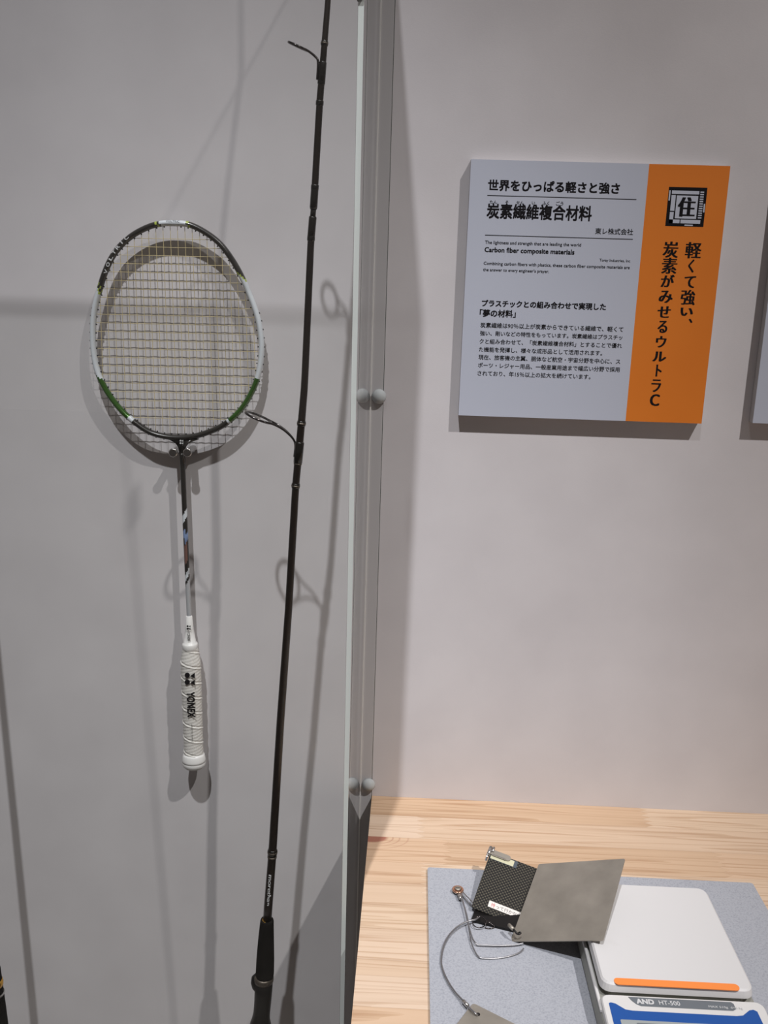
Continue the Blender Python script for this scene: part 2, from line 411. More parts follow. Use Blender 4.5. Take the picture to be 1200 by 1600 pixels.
# wall flange that holds the side pane, on its right
bm = bmesh.new(); box(bm, (XP + 0.0009, -0.003, z0), (-0.0376, -0.0001, z1), 0.0004); obj('flange', bm, M['bracket'], case)
bm = bmesh.new(); box(bm, (XP + 0.0001, -0.0040, z0), (XP + 0.0009, -0.0001, z1)); obj('joint_strip', bm, M['joint_strip'], case)['label'] = 'thin pale strip along the pane joint'  # added pale strip, draws the thin pale line where pane and flange meet
bm = bmesh.new(); box(bm, (-0.0376, -0.0012, z0), (-0.0368, -0.0001, z1)); obj('gap_shade_strip', bm, M['pane_dark'], case)['label'] = 'thin dark strip standing in for the shaded gap beside the flange'  # shade of the gap at the flange edge, put in as a dark strip
for px, py in ((592, 620), (576, 1228), (606, 20)):
    c = at(px, py, -0.008)
    if py == 20: c = at(608, -500, -0.008)
    bm = bmesh.new()
    prof = [(0, 0.0085)] + [(0.001 + 0.0075 * math.sin(a), 0.0090 * math.cos(a)) for a in [i * PI / 2 / 8 for i in range(9)]]
    lathe(bm, (c.x, -0.003, c.z), (0, -1, 0), prof, 24); obj('knob', bm, M['knob'], case, True)
# dark clip near the top of the front corner
c = at(564, -14, yf(CAMZ + 0.2))
bm = bmesh.new(); box(bm, (XP - 0.0065, yf(c.z) - 0.003, c.z - 0.006), (XP - 0.0005, yf(c.z) + 0.01, c.z + 0.03), 0.001); obj('clip', bm, M['black'], case)['label'] = 'small black clip'

# ------------------------------------------------------------------ information panels
def board(name, label, x0, x1, zb, zt, th=0.0125):
    t = thing(name, label, 'sign', ((x0 + x1) / 2, 0, zb), 'information panels on the wall')
    return t
YS = -0.0130
bl, br = at(716.3, 651.3, YS), at(1096, 659.5, YS); tl, tr = at(736, 250, YS), at(1142, 258, YS)
sx0, sx1 = (bl.x + tl.x) / 2, (br.x + tr.x) / 2; sz0, sz1 = (bl.z + br.z) / 2, (tl.z + tr.z) / 2
sxo = (at(1015, 255.5, YS).x + at(977, 656.5, YS).x) / 2
sign = board('information_panel', 'square wall panel about carbon fibre with an orange right band and an emblem', sx0, sx1, sz0, sz1)
bm = bmesh.new(); box(bm, (sx0, YS + 0.0006, sz0), (sx1, -0.0005, sz1)); obj('backing_board', bm, M['panel_core'], sign)
bm = bmesh.new(); box(bm, (sx0, YS, sz0), (sxo, YS + 0.0005, sz1)); obj('text_sheet', bm, M['panel_white'], sign)
bm = bmesh.new(); box(bm, (sxo, YS, sz0), (sx1, YS + 0.0005, sz1)); obj('orange_band', bm, M['panel_orange'], sign)['label'] = 'orange band with vertical black lettering'
EX, EY = Vector((1, 0, 0)), Vector((0, 0, 1))
def sline(name, s, xl, yl, xr, yr, weight=0.0, height=None, res=3, parent=sign, **k):
    a, b = at(xl, yl, YS), at(xr, yr, YS)
    z = (a.z + b.z) / 2; O = Vector((a.x, YS, z))
    return put_text(name, s, M['ink'], parent, O, EX, EY, width=b.x - a.x, height=height, weight=weight, res=res, **k)
px = 0.000777
sline('heading_text', '世界をひっぱる軽さと強さ', 762.5, 290.6, 968.5, 293.2, 0.028)
sline('heading_text', '炭素繊維複合材料', 760.5, 330.6, 925, 332.5, 0.024, height=22 * px)
for s, x, wd in (('たん', 771, 11.5), ('そ', 792, 5), ('せん', 812.5, 11.5), ('い', 833.5, 5), ('ふく', 853, 11), ('ごう', 874.5, 11.5)):
    y = 315.8 + (x - 771) * 0.021
    sline('reading_aid_text', s, x - wd / 2, y, x + wd / 2, y, 0.01, res=2)
sline('company_text', '東レ株式会社', 930, 361.2, 989.3, 362.4, 0.010)
sline('english_text', 'The lightness and strength that are leading the world', 757.8, 380, 908, 382.8, 0.012, res=2)
sline('english_heading_text', 'Carbon fiber composite materials', 757, 391.6, 897.6, 394.6, 0.026, res=2)
sline('english_text', 'Toray Industries, Inc', 936.6, 407.2, 984.6, 408.2, 0.010, res=2)
sline('english_text', 'Combining carbon fibers with plastics, these carbon fiber composite materials are', 755.6, 412.8, 984, 418, 0.012, res=2)
sline('english_text', "the answer to every engineer's prayer.", 754.8, 422.2, 857.9, 424.4, 0.012, res=2)
sline('subheading_text', 'プラスチックとの組み合わせで実現した', 752.8, 474.6, 947, 478.6, 0.030)
sline('subheading_text', '「夢の材料」', 749.5, 489.2, 806, 490.4, 0.030)
body = [('炭素繊維は90％以上が炭素からできている繊維で、軽くて', 750.5, 509.0, 974, 513.6),
        ('強い、剛いなどの特性をもっています。炭素繊維はプラスチッ', 750, 521.6, 972.7, 526.4),
        ('クと組み合わせて、「炭素繊維複合材料」とすることで優れ', 749.2, 534.2, 972, 539.2),
        ('た機能を発揮し、様々な成形品として活用されます。', 748.4, 546.4, 941, 551.2),
        ('現在、旅客機の主翼、胴体など航空・宇宙分野を中心に、ス', 747.6, 558.8, 969.2, 564.2),
        ('ポーツ・レジャー用品、一般産業用途まで幅広い分野で採用', 746.8, 571.2, 968.3, 576.8),
        ('されており、年15％以上の拡大を続けています。', 746.2, 583.6, 922.8, 588.2)]
for s, a, b, c_, d in body: sline('body_text', s, a, b, c_, d, 0.012, res=2)
for (xa, ya, xb, yb) in ((761.4, 306, 994.5, 311), (757.8, 368, 988.8, 373.2)):
    a, b = at(xa, ya, YS), at(xb, yb, YS); z = (a.z + b.z) / 2
    bm = bmesh.new(); box(bm, (a.x, YS - 0.0002, z - 0.00035), (b.x, YS + 0.0001, z + 0.00035)); obj('rule_line', bm, M['ink'], sign)
def vchar(s, x, y, wpx, hpx, kana):
    c = at(x, y, YS)
    put_text('vertical_lettering', s, M['ink'], sign, Vector((c.x - wpx * px / 2, YS, c.z)), EX, EY, width=wpx * px, height=hpx * px,
             smear=0.045 if kana else 0.035, weight=0.0, thin=0.008 if not kana else 0.0, lift=0.0002)
for s, x, y, w_, h_, k in (('炭', 1048, 390, 23, 23, 0), ('素', 1046, 415, 23, 23, 0), ('が', 1043, 438.8, 20, 18, 1), ('み', 1040.4, 463.6, 21, 18, 1), ('せ', 1037.6, 487.4, 20, 17, 1),
                           ('る', 1035.2, 510.6, 15, 18, 1), ('ウ', 1033, 534, 16, 17, 1), ('ル', 1030.4, 557, 21, 15, 1), ('ト', 1029.4, 579, 9, 18, 1),
                           ('ラ', 1025.2, 602.6, 15, 19, 1), ('C', 1023, 625, 15, 18, 1),
                           ('軽', 1083.4, 391, 24, 23, 0), ('く', 1080, 415.5, 9, 19, 1), ('て', 1078, 440.6, 17, 17, 1), ('強', 1075, 464.6, 22, 22, 0), ('い', 1073, 487.2, 19, 12, 1), ('、', 1079, 501.2, 6, 6, 1)):
    vchar(s, x, y, w_, h_, k)
# emblem
e0, e1 = at(1045.3, 292, YS), at(1105.3, 293.3, YS); e2 = at(1098.9, 354.7, YS)
ex0 = (e0.x + at(1039.7, 352.7, YS).x) / 2; ew = ((e1.x + e2.x) / 2) - ex0; ez1 = (e0.z + e1.z) / 2; eh = ez1 - (e2.z + at(1039.7, 352.7, YS).z) / 2
bm = bmesh.new(); box(bm, (ex0, YS - 0.0002, ez1 - eh), (ex0 + ew, YS + 0.0001, ez1)); em = obj('emblem', bm, M['ink'], sign)
bm = bmesh.new()
R = [(.087, .09, .80, .175), (.085, .205, .195, .61), (.225, .215, .785, .80), (.085, .64, .185, .925), (.085, .83, .36, .925), (.385, .83, .905, .925),
     (.015, .09, .05, .35), (.95, .41, .985, .63), (.50, .952, .72, .985)]
for k in range(12): R.append((.83, .10 + k * .0595, .925, .10 + k * .0595 + .032))
for u0, v0, u1, v1 in R:
    box(bm, (ex0 + ew * u0, YS - 0.00035, ez1 - eh * v1), (ex0 + ew * u1, YS - 0.0001, ez1 - eh * v0))
obj('emblem_fill', bm, M['panel_white'], em)['label'] = 'pale plan-like fields of the emblem'
V = put_text('emblem_character', '住', M['ink'], em, Vector((ex0 + ew * 0.27, YS - 0.0004, ez1 - eh * 0.50)), EX, EY, width=ew * 0.47, height=eh * 0.50, smear=0.06, thin=0.004)
# next panel
q = at(1176, 661, YS); 
sign2 = board('information_panel', 'pale blue wall panel cut off by the right edge of the picture', q.x, q.x + 0.29, q.z, q.z + 0.29)
bm = bmesh.new(); box(bm, (q.x, YS + 0.0006, q.z), (q.x + 0.29, -0.0005, q.z + 0.29)); obj('backing_board', bm, M['panel_core'], sign2)
bm = bmesh.new(); box(bm, (q.x, YS, q.z), (q.x + 0.29, YS + 0.0005, q.z + 0.29)); obj('text_sheet', bm, M['panel_white'], sign2)

# ------------------------------------------------------------------ racket
def ry(py): return -(0.0165 + 0.0065 * (py - 345) / 850)
def ra(px_, py_, dy=0.0): return at(px_, py_, ry(py_) + dy)
racket = thing('badminton_racket', 'white, black and green badminton racket hanging on two pegs behind the pane', 'racket', tuple(ra(284, 706)))
crop = [(565, 90), (660, 98), (760, 145), (850, 215), (920, 305), (975, 400), (1020, 500), (1055, 590), (1082, 680), (1097, 780), (1099, 860), (1090, 950), (1070, 1035),
        (1038, 1110), (990, 1190), (930, 1257), (860, 1310), (770, 1350), (690, 1372), (600, 1380), (510, 1372), (420, 1345), (335, 1290), (255, 1220), (182, 1130), (130, 1040), (100, 960), (84, 870),
        (78, 780), (80, 680), (92, 590), (115, 500), (145, 400), (190, 300), (250, 220), (330, 155), (420, 110), (495, 92)]
outer = [ra(120 + x / 3.75, 320 + y / 3.75) for x, y in crop]
path = smooth_path(outer, 6, True)
cen = sum(path, Vector()) / len(path)
n = len(path); HW = 0.0035
frame_c = []
for i in range(n):
    tg = (path[(i + 1) % n] - path[i - 1]).normalized(); nr = Vector((tg.z, 0, -tg.x)).normalized()
    if nr.dot(cen - path[i]) < 0: nr = -nr
    frame_c.append(path[i] + nr * HW)
def back_px(P):
    d = P - EYE; zf = d.dot(FWD); return 600 + F * d.dot(RIGHT) / zf, 800 - F * d.dot(UP) / zf
fpx = [back_px(p) for p in frame_c]
# colours along the ring: 0 black 1 white 2 green 3 lime
def fcol(i, a):
    x, y = fpx[i % n]; c = math.cos(a)
    sk = c * 3.0
    if y < 352 and 249 + sk < x < 290 + sk: return 1
    if y < 354 and (243 + sk < x <= 246.5 + sk or 292 + sk <= x < 295 + sk): return 3
    if x < 270:
        if y < 447 + sk * 2: return 0
        if y < 450 + sk * 2: return 3
        if y < 454 + sk * 2: return 0
        if y < 457 + sk * 2: return 3
        if y < 590 + sk * 2: return 1
        if y < 652: return 2
        if y < 658: return 1
        return 0
    else:
        if y < 427 - sk * 3: return 0
        if y < 432 - sk * 3: return 3
        if y < 590: return 1
        if y < 655: return 2
        if y < 659: return 1
        return 0
bm = bmesh.new(); tube(bm, frame_c, 1.0, 14, True, flat=(HW, 0.0050), nrm=(0, -1, 0), mi=fcol)
frame = obj('frame', bm, [M['frame_black'], M['frame_white'], M['frame_green'], M['frame_lime']], racket, True)
# grommets: tiny sleeves on the inner and outer side of the hoop
bm = bmesh.new()
L = 0; step = 0.0088; acc = 0
inner_pts = []
for i in range(n):
    a, b = frame_c[i - 1], frame_c[i]; acc += (b - a).length
    if acc > step:
        acc = 0; tg = (frame_c[(i + 1) % n] - frame_c[i - 1]).normalized(); nr = Vector((tg.z, 0, -tg.x)).normalized()
        if nr.dot(cen - b) < 0: nr = -nr
        tube(bm, [b + nr * 0.0024, b + nr * 0.0048], [0.0011, 0.0008], 6)
        if fpx[i][1] > 480: tube(bm, [b - nr * 0.0024, b - nr * 0.0042], [0.0011, 0.0009], 6)
o = obj('grommets', bm, M['grommet'], racket); o['kind'] = 'stuff'
# strings
inner = []
for i in range(n):
    tg = (frame_c[(i + 1) % n] - frame_c[i - 1]).normalized(); nr = Vector((tg.z, 0, -tg.x)).normalized()
    if nr.dot(cen - frame_c[i]) < 0: nr = -nr
    inner.append(frame_c[i] + nr * 0.0020)
ipx = [back_px(p) for p in inner]
def clip_line(p, d):
    """intersect image line with inner hoop, return the two hits"""
    hits = []
    for i in range(n):
        a, b = ipx[i - 1], ipx[i]
        ca = (a[0] - p[0]) * d[1] - (a[1] - p[1]) * d[0]; cb = (b[0] - p[0]) * d[1] - (b[1] - p[1]) * d[0]
        if ca * cb < 0:
            t = ca / (ca - cb); hits.append((a[0] + (b[0] - a[0]) * t, a[1] + (b[1] - a[1]) * t))
    return hits
SR = 0.00034
def add_string(hits, k, vertical):
    if len(hits) < 2: return
    hits = sorted(hits, key=lambda h: h[1 if vertical else 0]); a, b = hits[0], hits[-1]
    A, B = ra(*a), ra(*b); cnt = 24; pts = []
    for j in range(cnt + 1):
        q = A.lerp(B, j / cnt); q.y += (SR * 0.7 if (j + k) % 2 else -SR * 0.7) * (0 if j in (0, cnt) else 1) ; pts.append(q)
    bm = bmesh.new(); tube(bm, pts, SR, 5); obj('string', bm, M['string'], racket, True)
ax = (0.036, 1.0)
for k in range(22):
    x = 277.5 + (k - 10.5) * 11.35
    add_string(clip_line((x, 520), ax), k, True)
for k in range(22):
    y = 373.5 + k * 13.35
    add_string(clip_line((277, y), (1.0, 0.022)), k, False)
# throat joint
bm = bmesh.new()
tj = [(259, 686), (268, 689), (275, 692), (279.5, 699), (281, 712), (281.4, 726), (288.4, 726), (287.8, 712), (288, 699), (293, 692.5), (301, 690), (311, 686.5), (300, 684), (284, 686), (270, 684)]
a = [ra(x, y, -0.0030) for x, y in tj]
prism(bm, a, (0, 0.006, 0)); bmesh.ops.bevel(bm, geom=bm.edges[:], offset=0.0008, segments=2, affect='EDGES'); obj('throat', bm, M['frame_black'], racket, True)
# shaft with its stripes
A, B = ra(284.6, 708), ra(295.6, 966)
K = 130; sh = [A.lerp(B, k / K) for k in range(K + 1)]; spx = [back_px(p)[1] for p in sh]
def scol(i, a):
    y = spx[i] + math.cos(a) * -7.0   # slanted bands
    if y < 800: return 0
    if y < 812: return 1
    if y < 824: return 0
    if y < 836: return 4 if math.cos(a) > -0.3 else 0
    if y < 848: return 4 if math.cos(a) < 0.3 else 0
    if y < 878: return 3 if abs(math.cos(a)) < 0.75 else 0
    if y < 892: return 0
    if y < 902: return 1
    if y < 909: return 0
    return 2
bm = bmesh.new(); tube(bm, sh, [0.0034 - 0.0004 * k / K for k in range(K + 1)], 14, nrm=(0, -1, 0), mi=scol)
obj('shaft', bm, [M['frame_black'], M['frame_white'], M['frame_lightgrey'], M['frame_brown'], M['frame_blue']], racket, True)
# cone
A, B = ra(295.3, 962), ra(297.2, 1015)
def prof_tube(A, B, prof, seg=20, flat=(1, 1), rfun=None):
    bm = bmesh.new(); tube(bm, [A.lerp(B, t) for t, r in prof], [r for t, r in prof], seg, flat=flat, nrm=(0, -1, 0), rfun=rfun); return bm
bm = prof_tube(A, B, [(0, .0037), (.01, .0041), (.4, .0055), (.78, .0078), (.80, .0094), (.84, .0101), (.95, .0101), (1.0, .0092)])
obj('cone', bm, M['cone'], racket, True)
# grip
A, B = ra(297.2, 1012), ra(303, 1184)
K = 240; LG = (B - A).length
pr = []
for k in range(K + 1):
    t = k / K
    r = 0.0100 + 0.0030 * min(1, t / 0.13) - 0.0006 * max(0, (t - 0.3)) + (0.0006 * max(0, (t - 0.88) / 0.12))
    pr.append((t, r))
def wrap(i, a):
    s = i / K * LG / 0.0210 - (a / (2 * PI)) * 1.0 + 0.25
    f = s % 1.0; d = min(f, 1 - f)
    return -0.0009 * math.exp(-(d / 0.035) ** 2) + 0.0008 * math.exp(-((d - 0.09) / 0.04) ** 2) * (1 if f < 0.5 else 0.2) + 0.00015 * math.sin(i * 0.9 + a * 5)
bm = bmesh.new(); tube(bm, [A.lerp(B, t) for t, r in pr], [r for t, r in pr], 40, flat=(1, 0.88), nrm=(0, -1, 0), rfun=wrap)
grip = obj('grip', bm, M['grip'], racket, True)
A2, B2 = ra(302.7, 1176), ra(303.4, 1198)
bm = prof_tube(A2, B2, [(0, .0128), (.15, .0146), (.45, .0156), (.56, .01575), (.58, .0152), (.62, .0157), (.85, .0151), (1.0, .0125)], 32, flat=(1, .9))
obj('butt_cap', bm, M['cone'], racket, True)
# lettering on the handle, reading downwards
dwn = (B - A).normalized(); rt = Vector((1, 0, 0)); rt = (rt - dwn * rt.dot(dwn)).normalized()
def down_text(name, s, x, y0, y1, hpx, mat_, parent, dy, weight=0.0, dd=dwn, rr=rt):
    O = at(x, y0, ry(y0) + dy); E = at(x, y1, ry(y1) + dy)
    return put_text(name, s, mat_, parent, O, dd, rr, width=(E - O).length, height=hpx * px, weight=weight, res=3, lift=0.0)
down_text('maker_lettering', 'YONEX', 297.8, 1081, 1121, 14, M['ink'], grip, -0.0132, 0.03)
down_text('small_lettering', 'MADE IN JAPAN', 299.2, 1131, 1159, 2.4, M['ink'], grip, -0.0132)
def logo(parent, cx, cy, s, dy, mat_=M['ink'], name='maker_emblem'):
    """two dots and two arrow shapes, s = dot radius in px"""
    bm = bmesh.new()
    def pt(u, v): return at(cx + u * s, cy + v * s, ry(cy) + dy)
    for v in (-1.28, 1.28):
        c = [bm.verts.new(pt(-1.0 + math.cos(a) * 0.98, v + math.sin(a) * 0.98)) for a in [k * 2 * PI / 18 for k in range(18)]]
        bm.faces.new(c)
        for poly in ([(0.0, v + 0.35), (1.8, v - 0.95), (1.8, v + 1.25), (1.0, v + 0.75)],):
            bm.faces.new([bm.verts.new(pt(a_, b_)) for a_, b_ in poly])
    return obj(name, bm, mat_, parent)
logo(grip, 296.8, 1060.5, 4.2, -0.0130)
cone_o = [o for o in bpy.data.objects if o.name.startswith('cone')][0]
down_text('maker_lettering', 'YONEX', 294.6, 987, 1001.5, 4.6, M['ink'], cone_o, -0.0088, 0.02)
logo(cone_o, 294.8, 980.5, 1.6, -0.0075)
logo(racket, 283.6, 690.5, 1.5, -0.0052, M['white_ink'])
# lettering along the hoop
def hoop_text(s, pts_px, hpx, mat_):
    P_ = [at(x, y, ry(y) - 0.0053) for x, y in pts_px]
    for ch, i in zip(s, range(len(s))):
        t = (i + 0.5) / len(s) * (len(P_) - 1); j = min(int(t), len(P_) - 2); q = P_[j].lerp(P_[j + 1], t - j)
        d = (P_[j + 1] - P_[j]).normalized(); u = Vector((-d.z, 0, d.x)); u = -u if u.dot(q - cen) < 0 else u
        wdt = 0.0052 if ch != 'I' else 0.0014
        put_text('model_lettering', ch, mat_, frame, q - d * wdt / 2, d, u, width=wdt, height=hpx * px, weight=0.02, lift=0.0)
hoop_text('VOLTRIC', [(163.5, 430), (169.5, 410.5), (178, 394), (188, 380.5), (201, 368)], 5.0, M['white_ink'])
put_text('model_lettering', 'VOLTRIC', M['ink'], frame, at(259, 345.2, ry(345) - 0.0052), Vector((1, 0, -0.01)), EY, width=0.016, height=0.0022, lift=0.0)

# pegs that hold the racket
for x, y, lab in ((270.3, 707.5, 'left of the two round steel pegs under the racket head'), (292.6, 707.3, 'right of the two round steel pegs under the racket head')):
    c = at(x, y, -0.030)
    pg = thing('wall_peg', lab, 'peg', (c.x, 0, c.z), 'pegs holding the racket')
    bm = bmesh.new(); lathe(bm, (c.x, 0, c.z), (0, -1, 0), [(0, .0046), (.0275, .0046), (.0285, .0054), (.0302, .0054), (.0308, .0047)], 24); obj('rim', bm, M['steel'], pg, True)
    bm = bmesh.new(); lathe(bm, (c.x, -0.0307, c.z), (0, -1, 0), [(0, .0043), (.0004, .0042)], 24); obj('face', bm, mat('peg_face', (0.10, 0.09, 0.085), 0.35, 0.6), pg)

# ------------------------------------------------------------------ fishing rod
def ys(py): return -(0.150 - 0.048 * (py - 80) / 1500) + (0.036 * min(1, ((100 - py) / 380) ** 1.3) if py < 100 else 0)
def fa(x, y): return at(x, y, ys(y))
rod = thing('fishing_rod', 'slim black spinning rod with two guides standing beside the racket', 'fishing rod', tuple(fa(415, 1590)))
axis_px = [(552, -660), (519, -110), (512.5, 0), (507, 68), (499.5, 160), (492, 292), (489.5, 330), (486, 372), (476, 600), (471, 661), (467.5, 700), (462, 759), (451, 950), (438, 1130), (425.5, 1335), (417.5, 1436)]
def rodx(y):
    for (xa, ya), (xb, yb) in zip(axis_px, axis_px[1:]):
        if ya <= y <= yb: return xa + (xb - xa) * (y - ya) / (yb - ya)
    return axis_px[-1][0]
def wid(y):   # apparent width in px
    ks = [(-660, 8.0), (-110, 9.0), (0, 9.2), (67, 10), (160, 11), (292, 11), (337, 11.3), (372, 11), (600, 11.3), (660, 12), (760, 11.5), (1000, 12), (1330, 13.2), (1436, 13.8)]
    for (ya, a), (yb, b) in zip(ks, ks[1:]):
        if ya <= y <= yb: return a + (b - a) * (y - ya) / (yb - ya)
    return ks[-1][1]
def rr_(y, k=1.0):
    p = fa(rodx(y), y); return wid(y) * k * (p - EYE).dot(FWD) / F / 2
def rod_piece(name, y0, y1, mat_, k=1.0, seg=14, ends=None):
    m_ = max(2, int((y1 - y0) / 25) + 2); ys_ = [y0 + (y1 - y0) * i / (m_ - 1) for i in range(m_)]
    if ends: ys_ = [y0, y0 + 1.5] + ys_[1:-1] + [y1 - 1.5, y1]
    rad = [rr_(y, k) for y in ys_]
    if ends: rad[0] *= ends; rad[-1] *= ends
    bm = bmesh.new(); tube(bm, [fa(rodx(y), y) for y in ys_], rad, seg); return obj(name, bm, mat_, rod, True)
rod_piece('upper_blank', -660, 327, M['rod'])
rod_piece('ferrule', 325, 341, M['rod_wrap'], 0.80)
rod_piece('lower_blank', 338, 1440, M['rod'])
for y0, y1, k in ((96, 128, 1.16), (291, 326, 1.1), (338, 373, 1.1), (690, 724, 1.22)): rod_piece('thread_wrap', y0, y1, M['rod_wrap'], k, ends=0.8)
for y in (68, 128, 161, 292.5, 372.5, 661.5, 724.5, 759, 1331, 1338.5):
    rod_piece('trim_ring', y - 1.2, y + 1.2, M['rod_ring'], 1.22 if y in (68, 661.5, 759, 1331) else 1.12)
    if y in (68, 128, 161, 292.5, 372.5, 661.5, 759, 1331): rod_piece('thread_collar', y - 4.5, y + 4.5, M['rod_wrap'], 1.15, ends=0.85)
# guides
def guide(foot, ring_c, ring_r_px, arms, vz):
    g = bpy.data.objects.new('guide', None); C.objects.link(g); g.parent = rod
    base = fa(*foot); g.location = base - rod.location
    c = at(ring_c[0], ring_c[1], ys(foot[1]) + 0.004); sc_ = (c - EYE).dot(FWD) / F; r = ring_r_px * sc_
    # the ring hangs out to the left, its plane nearly square to the rod
    u = Vector((0.95, 0, -0.38)).normalized(); v = Vector((0.0, 1, vz)).normalized()
    pts = [c + u * (math.cos(a) * r) + v * (math.sin(a) * r) for a in [k * 2 * PI / 36 for k in range(36)]]
    bm = bmesh.new(); tube(bm, pts, 0.0013, 8, True); obj('guide_ring', bm, M['guide'], g, True)
    pts = [c + (p_ - c) * 0.88 for p_ in pts]
    bm = bmesh.new(); tube(bm, pts, 0.0009, 8, True); obj('ring_insert', bm, M['rod_wrap'], g, True)
    for sgn in (-1, 1):
        st = c + u * r * 0.55 + v * r * 0.83 * sgn
        mid = [at(x, y, ys(foot[1]) + 0.002).lerp(st, 0.0) + v * r * 0.45 * sgn * w_ for x, y, w_ in arms]
        bm = bmesh.new(); tube(bm, smooth_path([st] + mid + [base + Vector((-0.003, 0, 0.004)), base + Vector((-0.0035, -0.001 * sgn, -0.012))], 5), 0.0012, 7); obj('guide_foot', bm, M['guide'], g, True)
guide((501.5, 104), (465.5, 72.5), 15.5, [(482, 80, 0.8), (493, 89, 0.35)], 0.16)
guide((465, 697), (404, 652.5), 21.5, [(430, 663, 0.8), (447, 674, 0.35)], -0.03)
# handle
def ha(x, y): return at(x, y, ys(y))
def handle(name, rows, mat_, seg=24, bev=True, par=rod, yy=ha):
    P_ = [yy(x, y) for x, y, w_ in rows]; r_ = [w_ * (yy(x, y) - EYE).dot(FWD) / F / 2 for x, y, w_ in rows]
    bm = bmesh.new(); tube(bm, P_, r_, seg); return obj(name, bm, mat_, par, True)
handle('gold_ring', [(417.6, 1437, 15), (417.3, 1439.5, 17), (417, 1443.5, 16)], M['gold'])
handle('foregrip', [(417.5, 1436.8, 17), (417.5, 1436.9, 19.6), (417.3, 1439, 21), (416.8, 1446, 22), (415.6, 1470, 25), (414.5, 1500, 28), (413.8, 1520, 28.6), (413.6, 1526, 27)], M['foam'])
handle('seat_ring', [(412.5, 1524, 29), (412.3, 1528, 31), (412, 1532, 30.5)], M['rod_ring'])
handle('reel_seat', [(412, 1530, 29), (411.6, 1548, 27.6), (410.5, 1565, 26.5), (409, 1582, 26), (407.7, 1592, 28), (407.2, 1598, 32), (406.8, 1606, 34), (405.8, 1630, 33), (404, 1700, 30)], M['black'])
handle('seat_hood', [(402, 1523, 8), (400.5, 1528, 15), (400, 1535, 16), (401, 1542, 14), (403, 1549, 8)], M['black'])
handle('rear_grip', [(404, 1700, 30), (403, 1705, 33), (398, 1800, 34), (392, 1930, 36), (391, 1935, 30)], M['foam'])
# lettering reading down the blank
A_, B_ = fa(rodx(1363), 1363), fa(rodx(1411), 1411)
dd = (B_ - A_).normalized(); rr2 = (Vector((1, 0, 0)) - dd * dd.x).normalized()
tmp = fa(rodx(1363) + 0.6, 1363) + Vector((0, -rr_(1363) - 0.0002, 0)); tl2 = (B_ - A_).length
lt = put_text('model_lettering', 'morethan', M['white_ink'], rod, tmp, dd, rr2, width=tl2, height=7.2 * px * 0.87, smear=0.03, lift=0.0)
R0 = rr_(1385) + 0.0002
for v in lt.data.vertices:
    q = (v.co + rod.location - tmp).dot(rr2); v.co.y += R0 - math.sqrt(max(R0 * R0 - q * q, 0))

# second rod at the left border
def ha2(x, y): return at(x, y, -0.115)
rod2 = thing('fishing_rod', 'second dark rod, only its grip showing in the lower left corner', 'fishing rod', tuple(ha2(-1, 1600)))
handle('blank', [(-205, -400, 8), (-170, 0, 9.5), (-94, 760, 12), (-56, 1100, 13), (-21, 1420, 14), (-13, 1500, 14)], M['rod'], par=rod2, yy=ha2)
handle('gold_ring', [(-9.5, 1531, 25), (-9, 1536, 27), (-8.6, 1540, 26)], M['gold'], par=rod2, yy=ha2)
handle('foregrip', [(-12, 1512, 18), (-11.6, 1514, 23), (-9, 1540, 25), (-5, 1580, 28), (2, 1650, 31), (10, 1750, 32), (38, 2080, 33), (40, 2100, 27)], M['foam'], par=rod2, yy=ha2)
handle('trim_ring', [(-7.4, 1551, 27.5), (-7.2, 1553, 27.5)], M['steel'], par=rod2, yy=ha2)

# ------------------------------------------------------------------ scale
px0, px1, py0, py1 = 0.1985, 0.3435, -0.3785, -0.2235
scale = thing('digital_scale', 'white digital scale with blue panel standing on the grey mat', 'scale', ((px0 + px1) / 2, -0.33, ZM))
ZP = ZT + 0.040
rot = 0.018
def srot(bm):
    c = Vector(((px0 + px1) / 2, -0.33, 0)); bmesh.ops.rotate(bm, verts=bm.verts, cent=c, matrix=Matrix.Rotation(0.0, 3, 'Z'))
# body: lower housing, tapering out towards its foot
bx0, bx1, by0, by1 = px0 - 0.004, px1 + 0.004, -0.52, py1 - 0.004
def slab(rect, r, z0_, z1_, inset=0.0, bev=0.0015, mi=0, bm=None):
    bm = bm or bmesh.new(); x0, y0, x1, y1 = rect
    lo = [bm.verts.new((x, y, z0_)) for x, y in round_rect(x0, y0, x1, y1, r)]
    hi_ = [bm.verts.new((x, y, z1_ - bev)) for x, y in round_rect(x0 + inset, y0 + inset, x1 - inset, y1 - inset, r)]
    tp = [bm.verts.new((x, y, z1_)) for x, y in round_rect(x0 + inset + bev, y0 + inset + bev, x1 - inset - bev, y1 - inset - bev, max(r - bev, 0.0005))]
    k = len(lo)
    for A_, B_ in ((lo, hi_), (hi_, tp)):
        for i in range(k): bm.faces.new((A_[i], A_[(i + 1) % k], B_[(i + 1) % k], B_[i])).material_index = mi
    bm.faces.new(lo[::-1]); bm.faces.new(tp).material_index = mi
    return bm
bm = slab((bx0, by0, bx1, by1), 0.008, ZM + 0.003, ZM + 0.0195, 0.0015); obj('lower_housing', bm, M['scale_grey'], scale)
